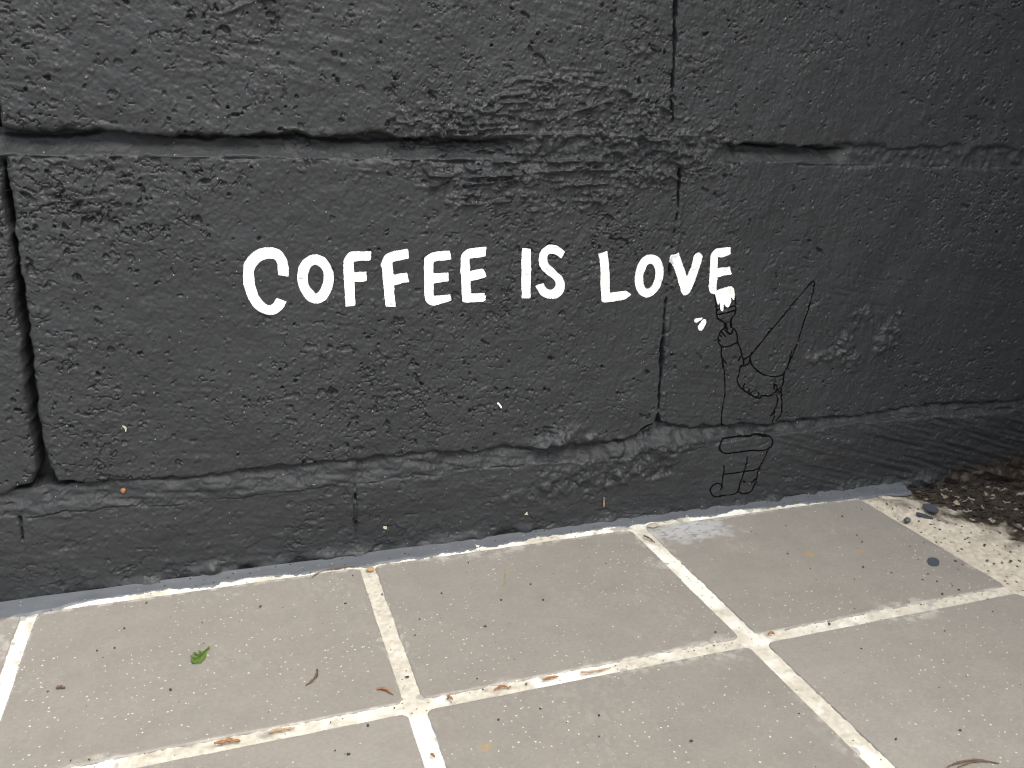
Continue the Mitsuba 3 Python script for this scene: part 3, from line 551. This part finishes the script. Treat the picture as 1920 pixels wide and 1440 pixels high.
def sheet(xa, ya, zfun, bsdf, flip=False):
    gx, gy = np.meshgrid(xa, ya)
    v = np.stack([gx, gy, zfun(gx, gy)], -1).reshape(-1, 3)
    h, w = gx.shape
    g = np.arange(h * w).reshape(h, w)
    a, b, c, d = g[:-1, :-1].ravel(), g[:-1, 1:].ravel(), g[1:, 1:].ravel(), g[1:, :-1].ravel()
    return v, np.vstack([np.stack([a, b, c], 1), np.stack([a, c, d], 1)])
def mn(x, y, s, seed, o=3): return meshkit.fbm(np.stack([x * s, y * s, np.zeros_like(x)], -1), o, seed) - 0.5
gx = np.concatenate([np.arange(-1.85, -0.03, 0.03), np.arange(-0.03, 0.5845, 0.0012), [0.5845]])
gy = np.concatenate([np.arange(-1.62, -0.32, 0.03), np.arange(-0.32, 0.0012, 0.0012)])
jn = {1: 0}
def grout_z(x, y):
    z = -0.0009 + 0.0011 * mn(x, y, 160, 3) + 0.0012 * mn(x, y, 500, 5, 2)
    foot = sstep(-0.0165, -0.010, y)
    return z + foot * 0.0007
put('paving__grout', ply(sheet(gx, gy, grout_z, None), 'm_grout', smooth=True))
tag('paving', kind='structure')

# the wall paint brushed out over the foot of the wall, with a ragged front edge
front = [(-200, 14), (-60, 15), (-31, 17.6), (-15, 16.6), (7, 11.7), (46, 10.5), (82, 12.6), (87, 13.8), (90, 11), (91, 8.5), (110, 9.5), (148, 12.6), (184, 14.2), (225, 13.1), (279, 12.7), (304, 9.2), (340, 9.6), (371, 10.9), (388, 10.8), (430, 12), (481, 11.2), (548, 14.5), (583, 17.0), (604, 16), (628, 22), (636, 20), (640, 8)]
bx = np.arange(-400, 641, 0.7)
fr = np.interp(bx, *np.array(front).T) + 1.0 * along(len(bx), 5, 21) + 0.55 * along(len(bx), 1.4, 22)
rows = np.linspace(0, 1, 12)
by = -fr[None] * rows[:, None]
bz = 0.35 + 1.6 * (1 - rows[:, None]) ** 2 + 0.25 * along(len(bx), 6, 23)[None] * (1 - rows[:, None] * .6) - .9 * sstep(590, 640, bx)[None]
bz[-1] = -1.4
v = np.stack([np.broadcast_to(bx, by.shape), by, bz], -1).reshape(-1, 3) / 1000
h, w = by.shape; g = np.arange(h * w).reshape(h, w)
a, b, c, d = g[:-1, :-1].ravel(), g[:-1, 1:].ravel(), g[1:, 1:].ravel(), g[1:, :-1].ravel()
put('paving__paint_band', ply((v, np.vstack([np.stack([a, c, b], 1), np.stack([a, d, c], 1)])), 'm_band', smooth=True))
labels['paving__paint_band'] = {'label': 'slate grey paint brushed onto the ground along the wall'}

# concrete edging right of the tiles, running down into soil
ex = np.concatenate([np.arange(0.572, 0.800, 0.001), np.arange(0.80, 0.87, 0.01)])
ey = np.concatenate([np.arange(-1.62, -0.24, 0.03), np.arange(-0.24, 0.0205, 0.001)])
def edging_z(x, y):
    soil = sstep(0.62, 0.69, x + 0.06 * mn(x, y, 40, 8))
    z = -0.0022 + 0.0010 * sstep(0.586, 0.60, x) - 0.0135 * sstep(0.592, 0.76, x) * sstep(-0.30, -0.06, y) + 0.004 * mn(x, y, 60, 1, 4) * sstep(0.582, 0.605, x)
    z += soil * (0.008 * mn(x, y, 110, 2, 3) + 0.004 * np.abs(mn(x, y, 300, 4, 2)))
    return z + 0.0016 * mn(x, y, 420, 6, 2)
put('concrete_edging', ply(sheet(ex, ey, edging_z, None), 'm_edging', smooth=True), kind='structure')
# ground beyond
put('ground', ply((np.array([[-150, -300, -0.03], [150, -300, -0.03], [150, 60, -0.03], [-150, 60, -0.03]]), np.array([[0, 1, 2], [0, 2, 3]])), 'm_ground'), kind='structure')

# ------------------------------------------------------------------ unseen dark timber right of the frame, placed to darken the wall's right end
boards = []
def bd(x0, x1, y0, y1, z0, z1):
    b = trimesh.creation.box((x1 - x0, y1 - y0, z1 - z0)); b.apply_translation(((x0 + x1) / 2, (y0 + y1) / 2, (z0 + z1) / 2)); return b
XR = 0.800
put('unseen_timber_fence__post', ply(bd(XR - 0.004, XR + 0.09, -0.092, -0.002, -0.03, 2.6), 'm_brown'))
for k in range(3):
    put(numbered('unseen_timber_fence__board'), ply(bd(XR + 0.02 + 0.002 * (k % 2), XR + 0.045, -0.095 - 0.2 * (k + 1), -0.095 - 0.2 * k - 0.004, -0.02, 2.5), 'm_brown'))
tag('unseen_timber_fence', 'unseen dark brown timber boards, out of view, darkening the right end of the painted wall', 'fence')

# ------------------------------------------------------------------ things lying about
def P3(points, z=0.0): return np.array([[a / 1e4, b / 1e4, z] for a, b in points])
def smooth_path(pts, n=3):
    q = chaikin(pts[:, :2], False, n)
    return np.c_[q, np.interp(np.linspace(0, 1, len(q)), np.linspace(0, 1, len(pts)), pts[:, 2])]
def strand(key, name, r, bsdf, label, cat='twig', lift=0.0, taper=0.6, group=None):
    p = P3(FLOOR[name])
    p[:, 2] = r * 0.85 + lift
    q = smooth_path(p)
    n = len(q)
    q[:, 2] += r * 0.9 * np.abs(np.sin(np.linspace(0.2, 3.4, n)))
    k = np.linspace(0, 1, n)
    rad = r * (1 - taper * np.abs(2 * k - 0.9) ** 1.6) * (1 + 0.25 * np.sin(k * 23 + len(name)))
    rad = rad * 0.85
    key = numbered(key)
    put(key, ply(tube(q, np.maximum(rad, r * .25)), bsdf, smooth=True), label, cat, group)

def leaf(key, outline, z, thick, bsdf, bend=0.0006):
    poly = Polygon(chaikin(np.array(outline) / 1e4, True, 2)).buffer(0)
    if poly.geom_type != 'Polygon': poly = max(poly.geoms, key=lambda g: g.area)
    m = trimesh.creation.extrude_polygon(poly, thick, engine='earcut')
    m = m.subdivide().subdivide()
    v = m.vertices.copy(); c = v.mean(0)
    rr = np.hypot(*(v[:, :2] - c[:2]).T)
    v[:, 2] += z + bend * (rr / rr.max()) ** 2 + 0.0004 * (meshkit.noise(v * 500) - .5)
    m.vertices = v
    put(key, ply(m, bsdf, smooth=40))
def sprig_blade():
    """Flat scaly branchlets on a stem, as one lobed outline."""
    c = lambda *p: LineString([(x / 1e4, y / 1e4) for x, y in p])
    arms = [(c((841, -829), (812, -868), (785, -905), (762, -938)), .00075), (c((822, -852), (822, -890), (812, -925)), .0007), (c((806, -878), (803, -925), (796, -950)), .0007),
            (c((800, -885), (772, -862), (768, -850)), .0006), (c((812, -866), (796, -848), (794, -838)), .0006), (c((786, -904), (762, -890), (754, -884)), .0006),
            (c((785, -905), (783, -935), (774, -946)), .0006), (c((770, -925), (755, -922)), .0005)]
    return shapely.union_all([a.buffer(r) for a, r in arms]).simplify(.00004)
blade = trimesh.creation.extrude_polygon(sprig_blade(), 0.0006, engine='earcut').subdivide()
bv = np.array(blade.vertices)
bv[:, 2] += 0.0004 + 0.0010 * ((bv[:, 0] - .080) / .006) ** 2 + 0.0007 * (meshkit.noise(bv * 700) - .3)
blade.vertices = bv
put('leaf_sprig__blade', ply(blade, 'm_green', smooth=40))
st = P3(FLOOR['sprig_stem']); st[:, 2] = 0.0013
put('leaf_sprig__stem', ply(tube(smooth_path(st), np.linspace(.0004, .0002, len(smooth_path(st)))), 'm_green_dark', smooth=True))
for k, (u, d) in enumerate((((800, -880), (770, -868)), ((790, -903), (758, -903)), ((815, -868), (822, -868)), ((805, -893), (808, -915)), ((790, -912), (785, -935)))):
    q = P3([u, d]); q[:, 2] = (0.0012, 0.0011)
    if k > 1: continue
    put(numbered('leaf_sprig__vein'), ply(tube(q, [.0003, .0002], 5), 'm_green_dark', smooth=True))
tag('leaf_sprig', 'small bright green conifer leaf sprig lying on the left tile', 'leaf')
strand('twig', 'curved_twig', 0.0008, 'm_twig', 'curved dark brown twig on the left tile, right of the green sprig')
strand('twig', 'orange_twig', 0.0008, 'm_orange', 'short orange brown twig on the left tile beside the upright grout joint')
strand('dry_strand', 'long_strand', 0.0005, 'm_twig', 'long thin brown strand lying along the wall foot paint edge', 'plant strand')
strand('husk', 'red_husk', 0.0011, 'm_orange', 'reddish dry husk in the grout joint at the bottom left, leftmost in the joint', 'husk')
strand('husk', 'pale_husk', 0.0009, 'm_pale', 'pale tan husk in the grout joint, just right of the reddish husk', 'husk')
strand('husk', 'joint_twig1', 0.0008, 'm_orange', 'small arched brown husk in the grout joint below the middle tile', 'husk')
strand('husk', 'joint_twig2', 0.0009, 'm_orange', 'straight rusty husk in the grout joint, between the arched husk and the forked one', 'husk')
strand('husk', 'joint_twig3', 0.0007, 'm_pale', 'long pale forked husk in the grout joint, rightmost below the middle tile', 'husk')
strand('straw', 'straw', 0.0004, 'm_straw', 'thin straw coloured blade lying on the middle tile', 'straw')
strand('dry_strand', 'bottom_strand', 0.0006, 'm_twig', 'curved dry strand at the bottom right corner of the photo, upper of a pair', 'plant strand')
strand('dry_strand', 'bottom_strand2', 0.0005, 'm_twig', 'curved dry strand at the bottom right corner of the photo, lower of a pair', 'plant strand')
strand('bark_bit', 'dark_bit', 0.0009, 'm_twig', 'dark flat bark bit on the left tile below the green sprig', 'bark bit')
strand('bark_bit', 'curl', 0.0008, 'm_twig', 'curled dark bark bit in the upright joint close to the wall', 'bark bit')
strand('bark_bit', 'bit2', 0.0009, 'm_orange', 'rusty bark bit in the grout right of the joint crossing', 'bark bit')
strand('bark_bit', 'bit3', 0.0008, 'm_orange', 'tiny rusty bark bit on the white grout at the bottom edge', 'bark bit')
strand('bark_bit', 'chip1', 0.0009, 'm_orange', 'rusty bark bit in the joint just right of the left joint crossing', 'bark bit')

def lump(key, centre, size, bsdf, seed, label, cat):
    m = trimesh.creation.icosphere(2, 1.0)
    v = np.array(m.vertices)
    v *= (0.75 + 0.5 * meshkit.noise(v * 1.7 + seed * 5.1, seed))[:, None] * np.array(size)
    m.vertices = v + np.array(centre)
    put(key, ply(m, bsdf, smooth=True), label, cat)
def flake(key, name, z, thick, bsdf, label, cat, bend):
    leaf(key, FLOOR[name], z, thick, bsdf, bend)
    tag(key, label, cat)
flake('paint_blot', 'drip', 0.0002, 0.0004, 'm_slate', 'round slate grey paint blot on the right tile', 'paint blot', -0.0002)
flake('paint_chip', 'flake1', -0.001, 0.0008, 'm_slate', 'curled grey paint chip on the concrete edging, nearer the wall', 'paint chip', 0.0012)
flake('paint_chip_001', 'flake2', -0.0015, 0.0010, 'm_slate', 'grey paint chip on the concrete edging, nearer the tile', 'paint chip', 0.0010)
lump('crumb', (0.5908, -0.0620, 0.0012), (.0026, .0022, .0020), 'm_slate', 3, 'dark slate crumb on the edge of the right tile', 'crumb')
lump('pebble', (0.3963, -0.0163, 0.0012), (.0042, .0026, .0018), 'm_stone', 4, 'flat tan pebble at the wall foot between the middle and right tiles', 'pebble')
lump('pebble_001', (0.1850, -0.0210, 0.0006), (.0024, .0022, .0016), 'm_pale', 5, 'tan pebble at the wall foot between the left and middle tiles', 'pebble')
# bits stuck to the wall
def on_wall(x, z):
    i, j = np.searchsorted(xs, x), np.searchsorted(zs, z)
    return P[j, i] + np.array([0, -0.0006, 0])
def chip_on_wall(key, x, z, outline, tilt, bsdf, label, cat):
    m = trimesh.creation.extrude_polygon(Polygon(chaikin(np.array(outline, float) / 1e3, True, 1)), 0.0003, engine='earcut').subdivide()
    v = np.array(m.vertices)
    v[:, 2] += 0.0008 * np.sin(v[:, 0] * 900) * np.sign(tilt)
    v = v[:, [0, 2, 1]] * [1, -1, 1]
    v[:, 1] -= tilt * v[:, 2]
    m.vertices = v + on_wall(x, z)
    m.fix_normals()
    put(key, ply(m, bsdf, smooth=40), label, cat)
chip_on_wall('husk_flake', 44.3, 106.1, [(-1.4, 1.6), (.2, 2.0), (1.6, .8), (1.0, -2.2), (.2, -2.6), (.3, -.2)], 0.3, 'm_bone', 'pale tan flake stuck to the left of the middle block', 'flake')
lump('seed', on_wall(39.5, 65.2), (.0015, .0012, .0017), 'm_orange', 7, 'small orange seed caught on the mortar ledge at the lower left', 'seed')
chip_on_wall('husk_flake_001', 198.2, 17.9, [(-2, .4), (-1, 2), (.6, 1.4), (1.8, 1.9), (1.5, -1.2), (.2, -.6), (-1, -2)], 0.2, 'm_bone', 'pale flake stuck to the footing above the middle tile', 'flake')
chip_on_wall('husk_flake_002', 300.7, 16.4, [(-1.6, -1.2), (-.4, .3), (-.2, 1.8), (.4, 1.8), (.6, .2), (1.5, -.9), (.4, -.7)], 0.2, 'm_bone', 'tiny three pointed pale flake on the footing left of the stuck twig', 'flake')
a, b = on_wall(361.4, 22.4), on_wall(361.9, 14.2)
put('wall_twig', ply(tube(np.linspace(a, b, 5) + np.array([0, -0.0006, 0]), [.0003, .0004, .0006, .0008, .0004]), 'm_pale', smooth=True), 'tiny upright tan twig stuck to the wall footing left of the drawn boots', 'twig')
# dark grit and soil litter nobody would count
g = np.random.default_rng(11)
bits = []
spots = [(x / 1e4, y / 1e4, 0.0004 + 0.0004 * g.random()) for x, y in FLOOR['grit']]
spots += [(g.uniform(0.46, 0.60), g.uniform(-0.17, -0.02), 0.00025 + 0.0003 * g.random()) for _ in range(22)]
spots += [(g.uniform(-0.01, 0.58), g.choice((-0.1625, g.uniform(-0.3, -0.02))), 0.00025 + 0.00025 * g.random()) for _ in range(25)]
spots += [(g.uniform(0.588, 0.66), g.uniform(-0.2, -0.02), 0.0003 + 0.0006 * g.random()) for _ in range(90)]
for x, y, s in spots:
    m = trimesh.creation.icosphere(1, 1.0)
    v = np.array(m.vertices) * (0.6 + 0.7 * g.random((42, 1))) * np.array([1.3, .9, .7]) * s
    th = g.uniform(0, 3.14)
    v = v @ np.array([[np.cos(th), -np.sin(th), 0], [np.sin(th), np.cos(th), 0], [0, 0, 1]])
    z = 0.0004 if x < 0.584 else float(edging_z(np.array([[x]]), np.array([[y]]))[0, 0]) + 0.0004
    m.vertices = v + [x, y, z]
    bits.append(m)
put('grit', ply(trimesh.util.concatenate(bits), 'm_grit', smooth=True), 'dark grit scattered over the tiles and edging', 'grit', kind='stuff')
bits = []
for _ in range(900):
    x, y = g.uniform(0.615, 0.80), -0.17 * g.random() ** 1.3
    if x < 0.635 - 0.5 * (y + 0.02): continue
    L, wd, tk = g.uniform(.002, .009), g.uniform(.0008, .003), g.uniform(.0003, .0009)
    m = trimesh.creation.box((L, wd, tk))
    v = np.array(m.vertices)
    v[:, 1] *= 1 - .6 * np.abs(v[:, 0]) / L * g.random()
    m.vertices = v
    m.apply_transform(trimesh.transformations.euler_matrix(g.normal(0, .25), g.normal(0, .2), g.normal(0, .7)))
    m.apply_translation([x, y, float(edging_z(np.array([[x]]), np.array([[y]]))[0, 0]) + 0.0011])
    bits.append(m)
put('leaf_litter', ply(trimesh.util.concatenate(bits), 'm_litter'), 'dark leaf litter and soil in the corner at the right', 'litter', kind='stuff')
